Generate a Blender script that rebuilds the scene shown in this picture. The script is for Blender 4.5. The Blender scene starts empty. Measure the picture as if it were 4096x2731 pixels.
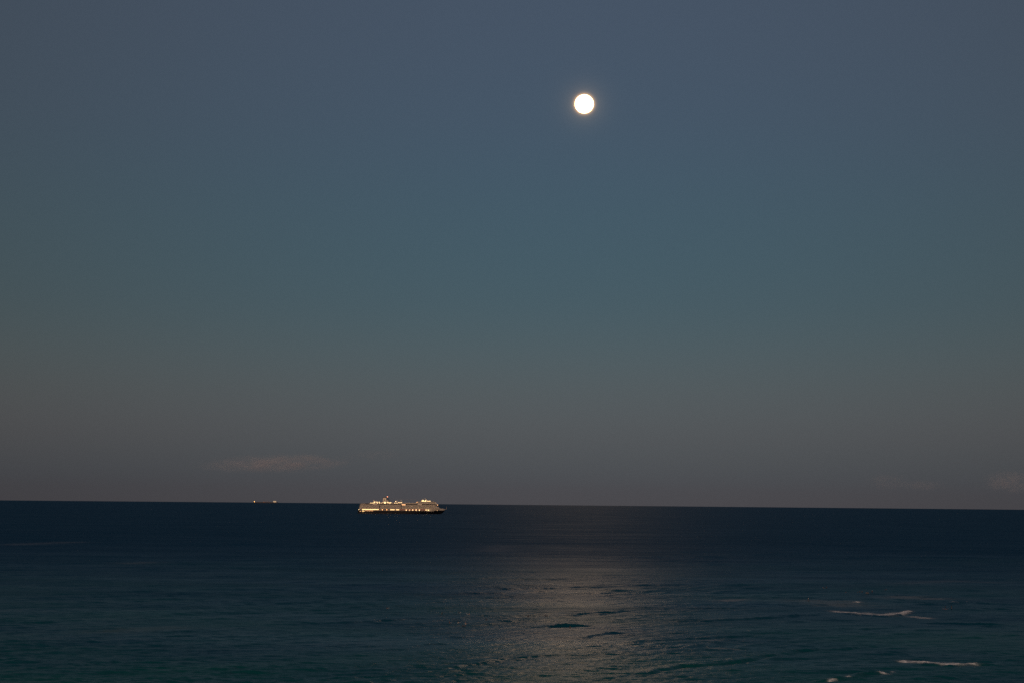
import bpy, math, random
import numpy as np
from mathutils import Vector, Matrix

random.seed(7)
rng = np.random.default_rng(11)
sc = bpy.context.scene
COL = sc.collection

# ------------------------------------------------------------------ camera
F = 8594.0                       # focal length in photo pixels (the moon is 78 px = 0.52 degrees)
W, H = 4096.0, 2731.0
CAM_H = 60.0                     # balcony of a beach-front tower
REARTH = 7.43e6                  # earth radius with refraction
DIP = math.sqrt(2 * CAM_H / REARTH)
HOR_Y, ROLL = 2017.0, 0.0092     # horizon at the centre column, tilt
PITCH = math.atan((HOR_Y - H / 2) / F) - DIP
CAM = Vector((0.0, 0.0, CAM_H))
fwd = Vector((0, math.cos(PITCH), math.sin(PITCH)))
up0 = Vector((0, -math.sin(PITCH), math.cos(PITCH)))
right0 = Vector((1, 0, 0))
right = right0 * math.cos(ROLL) + up0 * math.sin(ROLL)
up = up0 * math.cos(ROLL) - right0 * math.sin(ROLL)
cam_data = bpy.data.cameras.new('camera')
cam = bpy.data.objects.new('camera', cam_data)
COL.objects.link(cam)
cam_data.sensor_fit = 'HORIZONTAL'
cam_data.sensor_width = 36.0
cam_data.lens = 36.0 * F / W
cam_data.clip_start = 1.0
cam_data.clip_end = 300000.0
cam.matrix_world = Matrix(((right.x, up.x, -fwd.x, CAM.x), (right.y, up.y, -fwd.y, CAM.y),
                           (right.z, up.z, -fwd.z, CAM.z), (0, 0, 0, 1)))
sc.camera = cam


def ray(px, py):
    return (fwd + right * ((px - W / 2) / F) - up * ((py - H / 2) / F)).normalized()


def at(px, py):
    """point of the curved sea surface seen along a direction"""
    d = ray(px, py)
    t = -CAM_H / d.z
    for _ in range(30):
        r2 = (t * d.x) ** 2 + (t * d.y) ** 2
        t = -(CAM_H + r2 / (2 * REARTH)) / d.z
    return Vector((t * d.x, t * d.y, CAM_H + t * d.z))


def sea_drop(x, y):
    return -(x * x + y * y) / (2 * REARTH)


# ------------------------------------------------------------------ sky: dusk, the sun has just set behind the camera
world = bpy.data.worlds.new('World')
sc.world = world
world.use_nodes = True
nt = world.node_tree
nt.nodes.clear()
out = nt.nodes.new('ShaderNodeOutputWorld')
sky = nt.nodes.new('ShaderNodeTexSky')
sky.sky_type = 'NISHITA'
sky.sun_disc = False
sky.sun_elevation = math.radians(0.0)
sky.sun_rotation = math.radians(185.0)
bg1 = nt.nodes.new('ShaderNodeBackground')
bg1.inputs['Strength'].default_value = 0.05
nt.links.new(sky.outputs[0], bg1.inputs[0])
# the multiply scattered dusk air that the single-scattering sky leaves out, by elevation
tc = nt.nodes.new('ShaderNodeTexCoord')
sep = nt.nodes.new('ShaderNodeSeparateXYZ')
nt.links.new(tc.outputs['Generated'], sep.inputs[0])
asin = nt.nodes.new('ShaderNodeMath'); asin.operation = 'ARCSINE'
nt.links.new(sep.outputs['Z'], asin.inputs[0])
mr = nt.nodes.new('ShaderNodeMapRange')
mr.inputs['From Min'].default_value = math.radians(-0.5)
mr.inputs['From Max'].default_value = math.radians(90)
nt.links.new(asin.outputs[0], mr.inputs['Value'])
sq = nt.nodes.new('ShaderNodeMath'); sq.operation = 'POWER'; sq.inputs[1].default_value = 0.5
nt.links.new(mr.outputs[0], sq.inputs[0])
ramp = nt.nodes.new('ShaderNodeValToRGB')
nt.links.new(sq.outputs[0], ramp.inputs[0])


def lin(c):
    return tuple(((v / 255 + 0.055) / 1.055) ** 2.4 if v > 10 else v / 255 / 12.92 for v in c)


# (elevation, wanted sky colour in the east, what the Nishita sky already gives there at strength 0.05)
SKY = [(-0.5, (80, 75, 79), (0.003, 0.000, 0.0)), (0.15, (80, 78, 82), (0.005, 0.001, 0.0)),
       (0.6, (81, 83, 87), (0.006, 0.001, 0.0)), (1.2, (82, 87, 90), (0.010, 0.002, 0.0)),
       (2.2, (79, 90, 95), (0.018, 0.0035, 0.0)), (3.6, (74, 92, 100), (0.035, 0.015, 0.003)),
       (5.2, (69, 90, 100), (0.051, 0.029, 0.006)), (7.5, (67, 87, 100), (0.051, 0.037, 0.016)),
       (10.0, (69, 84, 100), (0.047, 0.0415, 0.025)), (13.5, (71, 83, 99), (0.040, 0.041, 0.0325)),
       (22, (64, 80, 99), (0.028, 0.033, 0.031)), (45, (48, 66, 90), (0.014, 0.017, 0.020)),
       (90, (40, 58, 84), (0.0065, 0.0085, 0.011))]
els = ramp.color_ramp.elements
ramp.color_ramp.interpolation = 'B_SPLINE'
for i, (e, c, n) in enumerate(SKY):
    p = ((e + 0.5) / 90.5) ** 0.5
    el = els[i] if i < 2 else els.new(p)
    el.position = p
    l = lin(c)
    el.color = (max(0, l[0] - n[0]), max(0, l[1] - n[1]), max(0, l[2] - n[2]), 1)
MOON_DIR = ray(2337, 417)
bg2 = nt.nodes.new('ShaderNodeBackground')
bg2.inputs['Strength'].default_value = 1.0
# moonlit haze, with lens vignetting put into the sky colour: dims away from the moon
dot = nt.nodes.new('ShaderNodeVectorMath'); dot.operation = 'DOT_PRODUCT'
dot.inputs[1].default_value = MOON_DIR
nt.links.new(tc.outputs['Generated'], dot.inputs[0])
ac = nt.nodes.new('ShaderNodeMath'); ac.operation = 'ARCCOSINE'
nt.links.new(dot.outputs['Value'], ac.inputs[0])
ga = nt.nodes.new('ShaderNodeMapRange')
ga.interpolation_type = 'SMOOTHSTEP'
ga.inputs['From Min'].default_value = 0.0
ga.inputs['From Max'].default_value = math.radians(24)
ga.inputs['To Min'].default_value = 1.06
ga.inputs['To Max'].default_value = 0.62
nt.links.new(ac.outputs[0], ga.inputs['Value'])
gm = nt.nodes.new('ShaderNodeVectorMath'); gm.operation = 'SCALE'
nt.links.new(ramp.outputs[0], gm.inputs[0])
nt.links.new(ga.outputs[0], gm.inputs['Scale'])
# the narrow warm aureole of thin sea haze right around the disc
def halo(width_deg, colour):
    mu_ = nt.nodes.new('ShaderNodeMath'); mu_.operation = 'MULTIPLY_ADD'
    mu_.inputs[1].default_value = -1.0 / math.radians(width_deg)
    mu_.inputs[2].default_value = 0.25 / width_deg
    nt.links.new(ac.outputs[0], mu_.inputs[0])
    ex = nt.nodes.new('ShaderNodeMath'); ex.operation = 'EXPONENT'
    nt.links.new(mu_.outputs[0], ex.inputs[0])
    mi = nt.nodes.new('ShaderNodeMath'); mi.operation = 'MINIMUM'; mi.inputs[1].default_value = 1.0
    nt.links.new(ex.outputs[0], mi.inputs[0])
    v_ = nt.nodes.new('ShaderNodeVectorMath'); v_.operation = 'SCALE'
    v_.inputs[0].default_value = colour
    nt.links.new(mi.outputs[0], v_.inputs['Scale'])
    return v_


h1_, h2_ = halo(0.028, (0.85, 0.46, 0.17)), halo(0.19, (0.09, 0.063, 0.034))
s1_ = nt.nodes.new('ShaderNodeVectorMath'); s1_.operation = 'ADD'
s2_ = nt.nodes.new('ShaderNodeVectorMath'); s2_.operation = 'ADD'
nt.links.new(h1_.outputs[0], s1_.inputs[0]); nt.links.new(h2_.outputs[0], s1_.inputs[1])
nt.links.new(gm.outputs[0], s2_.inputs[0]); nt.links.new(s1_.outputs[0], s2_.inputs[1])
nt.links.new(s2_.outputs[0], bg2.inputs[0])
addw = nt.nodes.new('ShaderNodeAddShader')
nt.links.new(bg1.outputs[0], addw.inputs[0])
nt.links.new(bg2.outputs[0], addw.inputs[1])
nt.links.new(addw.outputs[0], out.inputs['Surface'])

# ------------------------------------------------------------------ sun lamp: the broad warm afterglow of the sun that set behind the camera
GLOW = Vector((math.sin(math.radians(185)), math.cos(math.radians(185)), math.tan(math.radians(24)))).normalized()
ld = bpy.data.lights.new('afterglow', 'SUN')
ld.energy = 1.4
ld.angle = math.radians(50)
ld.color = (1.0, 0.68, 0.47)
lo = bpy.data.objects.new('afterglow', ld)
COL.objects.link(lo)
lo.location = GLOW * 500
lo.rotation_euler = GLOW.to_track_quat('Z', 'Y').to_euler()

sc.view_settings.view_transform = 'Standard'
sc.view_settings.look = 'None'
sc.view_settings.exposure = 0.0
sc.view_settings.gamma = 1.0
sc.view_settings.use_curve_mapping = False
sc.render.dither_intensity = 2.0
sc.render.engine = 'CYCLES'
sc.cycles.use_denoising = False
sc.cycles.use_light_tree = False
sc.cycles.use_adaptive_sampling = False
sc.cycles.max_bounces = 6
sc.cycles.volume_bounces = 2
sc.cycles.sample_clamp_direct = 3.0
sc.cycles.sample_clamp_indirect = 0.15

# ------------------------------------------------------------------ helpers


class MB:
    def __init__(self):
        self.v, self.f = [], []

    def add(self, vs, fs):
        n = len(self.v)
        self.v += [tuple(v) for v in vs]
        self.f += [tuple(i + n for i in f) for f in fs]
        return self

    def box(self, x0, x1, y0, y1, z0, z1):
        return self.add([(x0, y0, z0), (x1, y0, z0), (x1, y1, z0), (x0, y1, z0),
                         (x0, y0, z1), (x1, y0, z1), (x1, y1, z1), (x0, y1, z1)],
                        [(3, 2, 1, 0), (4, 5, 6, 7), (0, 1, 5, 4), (1, 2, 6, 5), (2, 3, 7, 6), (3, 0, 4, 7)])

    def loft(self, rings, cap=True):
        n = len(self.v); m = len(rings[0])
        for r in rings:
            self.v += [tuple(p) for p in r]
        for k in range(len(rings) - 1):
            for i in range(m):
                j = (i + 1) % m
                self.f.append((n + k * m + i, n + k * m + j, n + (k + 1) * m + j, n + (k + 1) * m + i))
        if cap:
            self.f.append(tuple(n + i for i in reversed(range(m))))
            self.f.append(tuple(n + (len(rings) - 1) * m + i for i in range(m)))
        return self

    def tube(self, a, b, ra, rb=None, seg=8):
        rb = ra if rb is None else rb
        a, b = Vector(a), Vector(b)
        d = (b - a).normalized()
        u = d.orthogonal().normalized(); w = d.cross(u)
        rs = []
        for p, r in ((a, ra), (b, rb)):
            rs.append([p + (u * math.cos(t) + w * math.sin(t)) * r for t in
                       [2 * math.pi * i / seg for i in range(seg)]])
        return self.loft(rs)

    def ball(self, c, r, seg=10, rings=6, sq=(1, 1, 1)):
        c = Vector(c); rs = []
        for k in range(rings + 1):
            t = math.pi * (0.02 + 0.96 * k / rings) - math.pi / 2
            rs.append([(c.x + r * sq[0] * math.cos(t) * math.cos(2 * math.pi * i / seg),
                        c.y + r * sq[1] * math.cos(t) * math.sin(2 * math.pi * i / seg),
                        c.z + r * sq[2] * math.sin(t)) for i in range(seg)])
        return self.loft(rs)

    def mesh(self, name):
        me = bpy.data.meshes.new(name)
        me.from_pydata(self.v, [], self.f)
        me.update()
        return me

    def build(self, name, m, parent=None, smooth=False, kind=None):
        me = self.mesh(name)
        me.materials.append(m)
        if smooth:
            me.polygons.foreach_set('use_smooth', [True] * len(me.polygons))
        return obj(name, me, parent, kind)


def obj(name, me, parent=None, kind=None):
    o = bpy.data.objects.new(name, me)
    COL.objects.link(o)
    if parent is not None:
        o.parent = parent
    if kind:
        o['kind'] = kind
    return o


def tag(o, label, cat, group=None):
    o['label'] = label
    o['category'] = cat
    if group:
        o['group'] = group
    return o


def mat(name, col, rough=0.6, var=0.12, scale=0.4, metal=0.0, emit=None, strength=0.0, spec=0.5):
    """plain paint or cloth with uneven tone and wear"""
    m = bpy.data.materials.new(name)
    m.use_nodes = True
    t = m.node_tree
    b = t.nodes['Principled BSDF']
    b.inputs['Roughness'].default_value = rough
    b.inputs['Metallic'].default_value = metal
    b.inputs['Specular IOR Level'].default_value = spec
    co = t.nodes.new('ShaderNodeTexCoord')
    no = t.nodes.new('ShaderNodeTexNoise')
    no.inputs['Scale'].default_value = scale
    no.inputs['Detail'].default_value = 4
    t.links.new(co.outputs['Object'], no.inputs['Vector'])
    rp = t.nodes.new('ShaderNodeMapRange')
    rp.inputs['From Min'].default_value = 0.3; rp.inputs['From Max'].default_value = 0.7
    rp.inputs['To Min'].default_value = 1 - var; rp.inputs['To Max'].default_value = 1 + var
    t.links.new(no.outputs[0], rp.inputs['Value'])
    sca = t.nodes.new('ShaderNodeVectorMath'); sca.operation = 'SCALE'
    sca.inputs[0].default_value = col
    t.links.new(rp.outputs[0], sca.inputs['Scale'])
    t.links.new(sca.outputs[0], b.inputs['Base Color'])
    if emit:
        b.inputs['Emission Color'].default_value = (*emit, 1)
        b.inputs['Emission Strength'].default_value = strength
        m.cycles.emission_sampling = 'NONE'
    return m


# ------------------------------------------------------------------ sea
CRESTS = [  # photo points along each crest, height, back width, front width
    ([(2330, 2722), (2459, 2706), (2552, 2694), (2646, 2678), (2739, 2662), (2863, 2652), (2956, 2645), (3026, 2632),
      (3110, 2617), (3166, 2606), (3259, 2599), (3376, 2592), (3469, 2585), (3620, 2574)], 1.0, 6, 1.9),
    ([(2500, 2590), (2576, 2566), (2739, 2555), (2860, 2546), (2990, 2542), (3150, 2546)], 0.6, 6, 2.1),
    ([(1700, 2690), (1850, 2662), (1947, 2645), (2016, 2635), (2086, 2629), (2142, 2622), (2273, 2614), (2400, 2606)], 0.7, 5, 1.8),
    ([(2161, 2466), (2264, 2461), (2366, 2450), (2459, 2447), (2552, 2438)], 0.9, 7, 2.6),
    ([(2166, 2510), (2198, 2503), (2273, 2500), (2343, 2500), (2380, 2498)], 1.5, 6, 1.9),
    ([(2291, 2548), (2366, 2540), (2436, 2532), (2543, 2531)], 0.7, 6, 2.4),
    ([(2646, 2487), (2800, 2485), (2950, 2487)], 0.75, 7, 2.6),
    ([(1900, 2357), (2016, 2355), (2226, 2352), (2320, 2347), (2413, 2352)], 0.8, 12, 4.5),
    ([(2506, 2354), (2600, 2349), (2800, 2346)], 0.9, 12, 4.5),
    ([(2217, 2396), (2273, 2394)], 0.5, 9, 3.5),
    ([(2793, 2434), (2854, 2431), (2910, 2432), (2980, 2434)], 0.9, 8, 2.8),
    ([(2700, 2487), (2840, 2482), (2980, 2475), (3120, 2470), (3213, 2461), (3320, 2448)], 0.9, 8, 2.8),
    ([(3250, 2731), (3376, 2713), (3446, 2702), (3506, 2692), (3576, 2683)], 1.2, 4, 1.5),
    ([(3320, 2447), (3446, 2459), (3539, 2465), (3600, 2459), (3642, 2445)], 1.0, 6, 2.0),
    ([(3592, 2642), (3713, 2656), (3801, 2662), (3906, 2658), (3995, 2657), (4096, 2664)], 1.0, 5, 1.7),
    ([(3740, 2413), (3800, 2415), (3846, 2412), (3906, 2412), (3982, 2416), (4150, 2420)], 1.0, 8, 2.8),
    ([(3640, 2488), (3740, 2493), (3816, 2495), (3876, 2497), (3922, 2496), (3982, 2499), (4058, 2503)], 1.1, 7, 2.3),
    ([(3891, 2432), (3952, 2434), (4088, 2439)], 0.6, 8, 3),
    ([(3990, 2541), (4043, 2539), (4065, 2542)], 0.7, 5, 2),
    ([(3849, 2553), (3906, 2549), (3937, 2552)], 0.7, 5, 2),
    ([(3330, 2412), (3400, 2410), (3470, 2411)], 0.6, 8, 3),
    ([(163, 2522), (326, 2515), (466, 2513), (597, 2513)], 0.8, 11, 4.2),
    ([(0, 2690), (140, 2676), (280, 2664), (466, 2643), (653, 2634)], 0.6, 7, 2.8),
    ([(-60, 2487), (140, 2489), (300, 2485)], 0.6, 10, 4),
    ([(839, 2683), (979, 2667), (1100, 2655)], 0.5, 7, 2.6),
    ([(1028, 2498), (1410, 2491), (1538, 2483), (1665, 2472), (1772, 2469)], 0.65, 9, 3.4),
    ([(1006, 2374), (1198, 2368)], 0.6, 12, 5),
    ([(1325, 2340), (1538, 2337), (1793, 2332)], 0.7, 13, 5),
    ([(1500, 2715), (1640, 2705), (1770, 2697), (1920, 2685)], 0.5, 6, 2.2),
    ([(600, 2562), (800, 2552), (990, 2538)], 0.5, 9, 3.4),
    ([(1200, 2600), (1420, 2585), (1600, 2578)], 0.4, 8, 3.0),
]
FOAM = [  # photo points, half width in metres, strength
    ([(3330, 2444), (3446, 2456), (3539, 2462), (3595, 2457), (3640, 2443)], 1.5, 1.0),
    ([(3330, 2441), (3420, 2449), (3540, 2456), (3600, 2450)], 2.4, 0.31),
    ([(3610, 2464), (3660, 2467), (3712, 2473)], 2.4, 0.36),
    ([(3600, 2643), (3713, 2653), (3801, 2659), (3850, 2658)], 1.1, 0.9),
    ([(3800, 2657), (3850, 2655), (3905, 2655)], 2.0, 1.0),
    ([(3620, 2642), (3720, 2650), (3830, 2654)], 2.6, 0.4),
    ([(3512, 2689), (3530, 2689), (3548, 2692)], 1.1, 1.0),
    ([(3565, 2683), (3575, 2681)], 0.5, 0.7),
    ([(3318, 2726), (3340, 2722)], 0.6, 0.55),
    ([(3385, 2711), (3400, 2709)], 0.4, 0.5),
    ([(3420, 2411), (3436, 2409), (3450, 2410)], 1.6, 0.8),
    ([(3862, 2410), (3872, 2409)], 1.1, 0.85),
    ([(3792, 2412), (3822, 2413)], 1.0, 0.5),
    ([(3905, 2494), (3920, 2493)], 0.6, 0.45),
    ([(2180, 2502), (2270, 2498), (2340, 2498)], 0.5, 0.35),
    ([(3000, 2559), (2870, 2557), (2790, 2563)], 2.0, 0.18),
    ([(2830, 2590), (2960, 2594)], 1.0, 0.2),
    ([(2890, 2403), (2950, 2395), (2985, 2396)], 5.0, 0.2),
    ([(3560, 2385), (3660, 2390), (3800, 2395)], 12.0, 0.12),
    ([(3180, 2398), (3300, 2404), (3420, 2425)], 14.0, 0.11),
    ([(0, 2179), (120, 2174), (300, 2166)], 16, 0.055),
    ([(500, 2253), (560, 2250), (610, 2246)], 10, 0.06),
    ([(380, 2530), (520, 2520), (640, 2510), (720, 2505)], 9, 0.05),
    ([(1960, 2205), (1990, 2195), (2020, 2180)], 16, 0.05),
    ([(3560, 2336), (3800, 2322), (4000, 2330)], 10, 0.05),
]


CHOP = []


def comps():
    out_ = []
    base = math.radians(-90)                  # swell runs towards the beach
    for lam, amp, rot, n in ((95, .13, 22, 3), (55, .12, 26, 5), (30, .10, 32, 7), (17, .085, 34, 9),
                             (9.5, .078, 45, 12), (5.2, .055, 60, 14), (2.9, .030, 80, 14)):
        for _ in range(n):
            l = lam * (0.75 + 0.5 * random.random())
            th = base + math.radians(27 + random.uniform(-rot, rot))
            out_.append((l, amp * random.uniform(.6, 1.1) / math.sqrt(n) * 1.5, th, random.uniform(0, 6.283)))
    return out_


COMPS = comps()
for _ in range(460):                     # short steep crests of the chop over the reef
    r_ = 640 + 2000 * random.random() ** 1.6
    a_ = math.radians(random.uniform(-15, 15))
    ln = random.uniform(8, 26) * (r_ / 650) ** 0.6
    th_ = math.radians(random.gauss(24, 13))
    c_ = Vector((r_ * math.sin(a_), r_ * math.cos(a_)))
    u_ = Vector((math.cos(th_), math.sin(th_))); w_ = Vector((-u_.y, u_.x))
    pts_ = [c_ + u_ * (ln * (q - .5)) + w_ * (random.uniform(-.05, .05) * ln) for q in (0, .3, .65, 1)]
    k_ = (r_ / 650) ** 0.55
    CHOP.append((pts_, random.uniform(.10, .34) * k_ ** .5, random.uniform(3, 6) * k_, random.uniform(.9, 1.7) * k_))
SEA_CR = [([at(*p).to_2d() for p in pts], (0.70 if h < 1.4 else 0.85) * h, wb, 0.6 * wf) for pts, h, wb, wf in CRESTS] + CHOP
SEA_FO = [([at(*p).to_2d() for p in pts], w, s) for pts, w, s in FOAM]


def polydist(x, y, pts):
    """distance to a polyline, sign (+ on the camera's side) and taper along it"""
    best = np.full(x.shape, 1e9); sgn = np.ones(x.shape); par = np.zeros(x.shape)
    seg = [(pts[i + 1] - pts[i]).length for i in range(len(pts) - 1)]
    tot = sum(seg); acc = 0.0
    for i, L in enumerate(seg):
        a, b = pts[i], pts[i + 1]
        ux, uy = (b.x - a.x) / L, (b.y - a.y) / L
        t = np.clip((x - a.x) * ux + (y - a.y) * uy, 0, L)
        dx, dy = x - (a.x + ux * t), y - (a.y + uy * t)
        d = np.hypot(dx, dy)
        m = d < best
        best = np.where(m, d, best)
        # normal that points back to the beach (towards the origin)
        nx, ny = -uy, ux
        if nx * a.x + ny * a.y > 0:
            nx, ny = -nx, -ny
        sgn = np.where(m, np.sign(dx * nx + dy * ny), sgn)
        par = np.where(m, (acc + t) / tot, par)
        acc += L
    return best, sgn, par, tot


def wob(x, y, s, k):
    return (np.sin(x * s + k) * np.cos(y * s * 1.3 + 1.7 * k) + 0.6 * np.sin(x * s * 2.3 + y * s * 1.9 + 2.1 * k)
            + 0.4 * np.sin(x * s * 5.1 - y * s * 4.3 + k * 3.3))


def waves(x, y, dr):
    z = np.zeros(x.shape)
    env = 1 + 0.35 * wob(x, y, 0.006, 1.0)
    for lam, a, th, ph in COMPS:
        k = 2 * math.pi / lam
        wgt = np.clip((lam / dr - 2.2) / 2.5, 0, 1)
        if not (wgt > 0).any():
            continue
        sel = wgt > 0
        arg = k * (x[sel] * math.cos(th) + y[sel] * math.sin(th)) + ph
        s = np.sin(arg)
        z[sel] += a * wgt[sel] * env[sel] * (s + 0.25 * np.abs(s) * s + 0.12 * np.cos(2 * arg))
    foam = np.zeros(x.shape)
    r = np.hypot(x, y)
    for pts, h, wb, wf in SEA_CR:
        xs = [p.x for p in pts]; ys = [p.y for p in pts]; pad = 4 * wb
        sel = np.where((x > min(xs) - pad) & (x < max(xs) + pad) & (y > min(ys) - pad) & (y < max(ys) + pad))[0]
        if not len(sel):
            continue
        X, Y = x[sel], y[sel]
        X2 = X + 1.2 * wob(X, Y, 0.11, h * 9); Y2 = Y + 1.2 * wob(X, Y, 0.13, h * 7)
        d, s, p, tot = polydist(X2, Y2, pts)
        tp = np.clip(np.minimum(p, 1 - p) / 0.26, 0, 1)
        tp = tp * tp * (3 - 2 * tp)
        prof = np.where(s > 0, np.exp(-(d / wf) ** 2), np.exp(-(d / wb) ** 2)) - 0.25 * np.where(s > 0, np.exp(-((d - 2.2 * wf) / (1.5 * wf)) ** 2), 0)
        z[sel] += h * tp * prof * np.clip(0.9 + 0.20 * wob(X, Y, 0.07, h * 5) + 0.12 * wob(X, Y, 0.45, h * 3), 0.3, 1.5)
    for pts, w, st in SEA_FO:
        xs = [p.x for p in pts]; ys = [p.y for p in pts]; pad = 4 * w + 3
        sel = np.where((x > min(xs) - pad) & (x < max(xs) + pad) & (y > min(ys) - pad) & (y < max(ys) + pad))[0]
        if not len(sel):
            continue
        X, Y = x[sel], y[sel]
        g = min(1.0, 6.0 / max(w, 1))
        X2 = X + .5 * w * wob(X, Y, 0.5 * g, w * 3); Y2 = Y + .5 * w * wob(X, Y, 0.45 * g, w * 5)
        d, s, p, tot = polydist(X2, Y2, pts)
        v = (min(1.0, 1.7 * st) if st > 0.3 else 1.05 * st) * np.exp(-(d / (1.25 * w)) ** 2) * np.clip(np.minimum(p, 1 - p) / 0.08 + 0.35, 0, 1)
        foam[sel] = np.maximum(foam[sel], v)
        if st > 0.5:                          # whitewater stands up in lumps
            z[sel] += v * (0.25 + 0.12 * wob(X, Y, 1.9, w * 2))
    return z, foam


def rings():
    r = [0.0, 60, 120, 180, 240, 300, 350, 400, 440, 475, 505, 530, 550, 566, 580, 590, 600]
    while r[-1] < 42000:
        r.append(r[-1] + 0.65 * max(1.0, (r[-1] / 650)) ** 1.7)
    return np.array(r)


RR = rings()
dense = np.arange(-16.5, 16.51, 0.047)
coarse = np.concatenate([np.arange(-180, -20, 5.0), np.arange(-20, -16.6, 0.5)])
AZ = np.radians(np.concatenate([coarse, dense, -coarse[:0:-1]]))
DR = np.gradient(RR)
na, nr = len(AZ), len(RR)
A2, R2 = np.meshgrid(AZ, RR)
X = (R2 * np.sin(A2)).ravel(); Y = (R2 * np.cos(A2)).ravel()
DRR = np.repeat(DR, na)
inview = (np.abs(A2) < math.radians(16.6)).ravel() & (R2.ravel() > 300)
Z = np.zeros(X.shape); FO = np.zeros(X.shape)
zz, ff = waves(X[inview], Y[inview], DRR[inview])
Z[inview] = zz; FO[inview] = ff
Z += -(X ** 2 + Y ** 2) / (2 * REARTH)
me = bpy.data.meshes.new('sea')
me.vertices.add(na * nr)
me.vertices.foreach_set('co', np.stack([X, Y, Z], 1).astype(np.float32).ravel())
ii = np.arange(nr - 1)[:, None] * na
jj = np.arange(na)[None, :]; jn = (jj + 1) % na
q = np.stack([ii + jj, ii + na + jj, ii + na + jn, ii + jn], -1).reshape(-1, 4)
nq = len(q)
me.loops.add(nq * 4)
me.loops.foreach_set('vertex_index', q[:, ::-1].astype(np.int32).ravel())
me.polygons.add(nq)
me.polygons.foreach_set('loop_start', np.arange(nq, dtype=np.int32) * 4)
me.polygons.foreach_set('loop_total', np.full(nq, 4, np.int32))
me.polygons.foreach_set('use_smooth', np.ones(nq, bool))
me.update(calc_edges=True)
fa = me.attributes.new('foam', 'FLOAT', 'POINT')
fa.data.foreach_set('value', FO.astype(np.float32))
# reef flat: pale sandy shallows that give way to deep water some 1.3 km out
rad = np.hypot(X, Y)
sh = 1 - np.clip((rad + 160 * wob(X, Y, 0.0031, 0.4) - 620) / 1700, 0, 1)
sh = sh ** 1.4 * np.clip(0.72 + 0.22 * wob(X, Y, 0.010, 2.2) + 0.10 * wob(X, Y, 0.027, 0.7), 0.1, 1.3)
me.attributes.new('shallow', 'FLOAT', 'POINT').data.foreach_set('value', sh.astype(np.float32))

m = bpy.data.materials.new('sea_water'); m.use_nodes = True
t = m.node_tree; b = t.nodes['Principled BSDF']
N = t.nodes.new; L = t.links.new
a1 = N('ShaderNodeAttribute'); a1.attribute_name = 'foam'
a2 = N('ShaderNodeAttribute'); a2.attribute_name = 'shallow'
geo = N('ShaderNodeNewGeometry')
n1 = N('ShaderNodeTexNoise'); n1.inputs['Scale'].default_value = 0.9; n1.inputs['Detail'].default_value = 5
n1.inputs['Roughness'].default_value = 0.62
L(geo.outputs['Position'], n1.inputs['Vector'])
fm = N('ShaderNodeMapRange'); fm.inputs['From Min'].default_value = 0.25; fm.inputs['From Max'].default_value = 0.75
fm.inputs['To Min'].default_value = 0.25; fm.inputs['To Max'].default_value = 1.6
L(n1.outputs[0], fm.inputs['Value'])
fx = N('ShaderNodeMath'); fx.operation = 'MULTIPLY'; fx.use_clamp = True
L(a1.outputs['Fac'], fx.inputs[0]); L(fm.outputs[0], fx.inputs[1])
cm = N('ShaderNodeMix'); cm.data_type = 'RGBA'
cm.inputs['A'].default_value = (0.0015, 0.034, 0.078, 1)
cm.inputs['B'].default_value = (0.004, 0.072, 0.074, 1)
L(a2.outputs['Fac'], cm.inputs['Factor'])
cf = N('ShaderNodeMix'); cf.data_type = 'RGBA'
cf.inputs['B'].default_value = (0.80, 0.79, 0.78, 1)
L(fx.outputs[0], cf.inputs['Factor']); L(cm.outputs['Result'], cf.inputs['A'])
L(cf.outputs['Result'], b.inputs['Base Color'])
# wind: cat's paws and slicks change the fine roughness in long streaks
mp = N('ShaderNodeMapping'); mp.inputs['Rotation'].default_value = (0, 0, math.radians(20))
mp.inputs['Scale'].default_value = (0.0035, 0.011, 0.0)
L(geo.outputs['Position'], mp.inputs['Vector'])
n2 = N('ShaderNodeTexNoise'); n2.inputs['Scale'].default_value = 1.0; n2.inputs['Detail'].default_value = 6
n2.inputs['Roughness'].default_value = 0.6; n2.inputs['Distortion'].default_value = 0.6
L(mp.outputs[0], n2.inputs['Vector'])
rr = N('ShaderNodeMapRange'); rr.inputs['From Min'].default_value = 0.3; rr.inputs['From Max'].default_value = 0.7
rr.inputs['To Min'].default_value = 0.20; rr.inputs['To Max'].default_value = 0.32
L(n2.outputs[0], rr.inputs['Value'])
# the lee of the island is calmer than the open sea
ln_ = N('ShaderNodeVectorMath'); ln_.operation = 'LENGTH'
L(geo.outputs['Position'], ln_.inputs[0])
off = N('ShaderNodeMapRange'); off.interpolation_type = 'SMOOTHSTEP'
off.inputs['From Min'].default_value = 550; off.inputs['From Max'].default_value = 3000
off.inputs['To Min'].default_value = 0.0; off.inputs['To Max'].default_value = 0.25
L(ln_.outputs['Value'], off.inputs['Value'])
ro = N('ShaderNodeMath'); ro.operation = 'ADD'
L(rr.outputs[0], ro.inputs[0]); L(off.outputs[0], ro.inputs[1])
rf = N('ShaderNodeMix'); rf.data_type = 'FLOAT'
L(fx.outputs[0], rf.inputs['Factor']); L(ro.outputs[0], rf.inputs['A']); rf.inputs['B'].default_value = 0.9
L(rf.outputs['Result'], b.inputs['Roughness'])
b.inputs['IOR'].default_value = 1.33
b.inputs['Specular IOR Level'].default_value = 0.048
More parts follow.
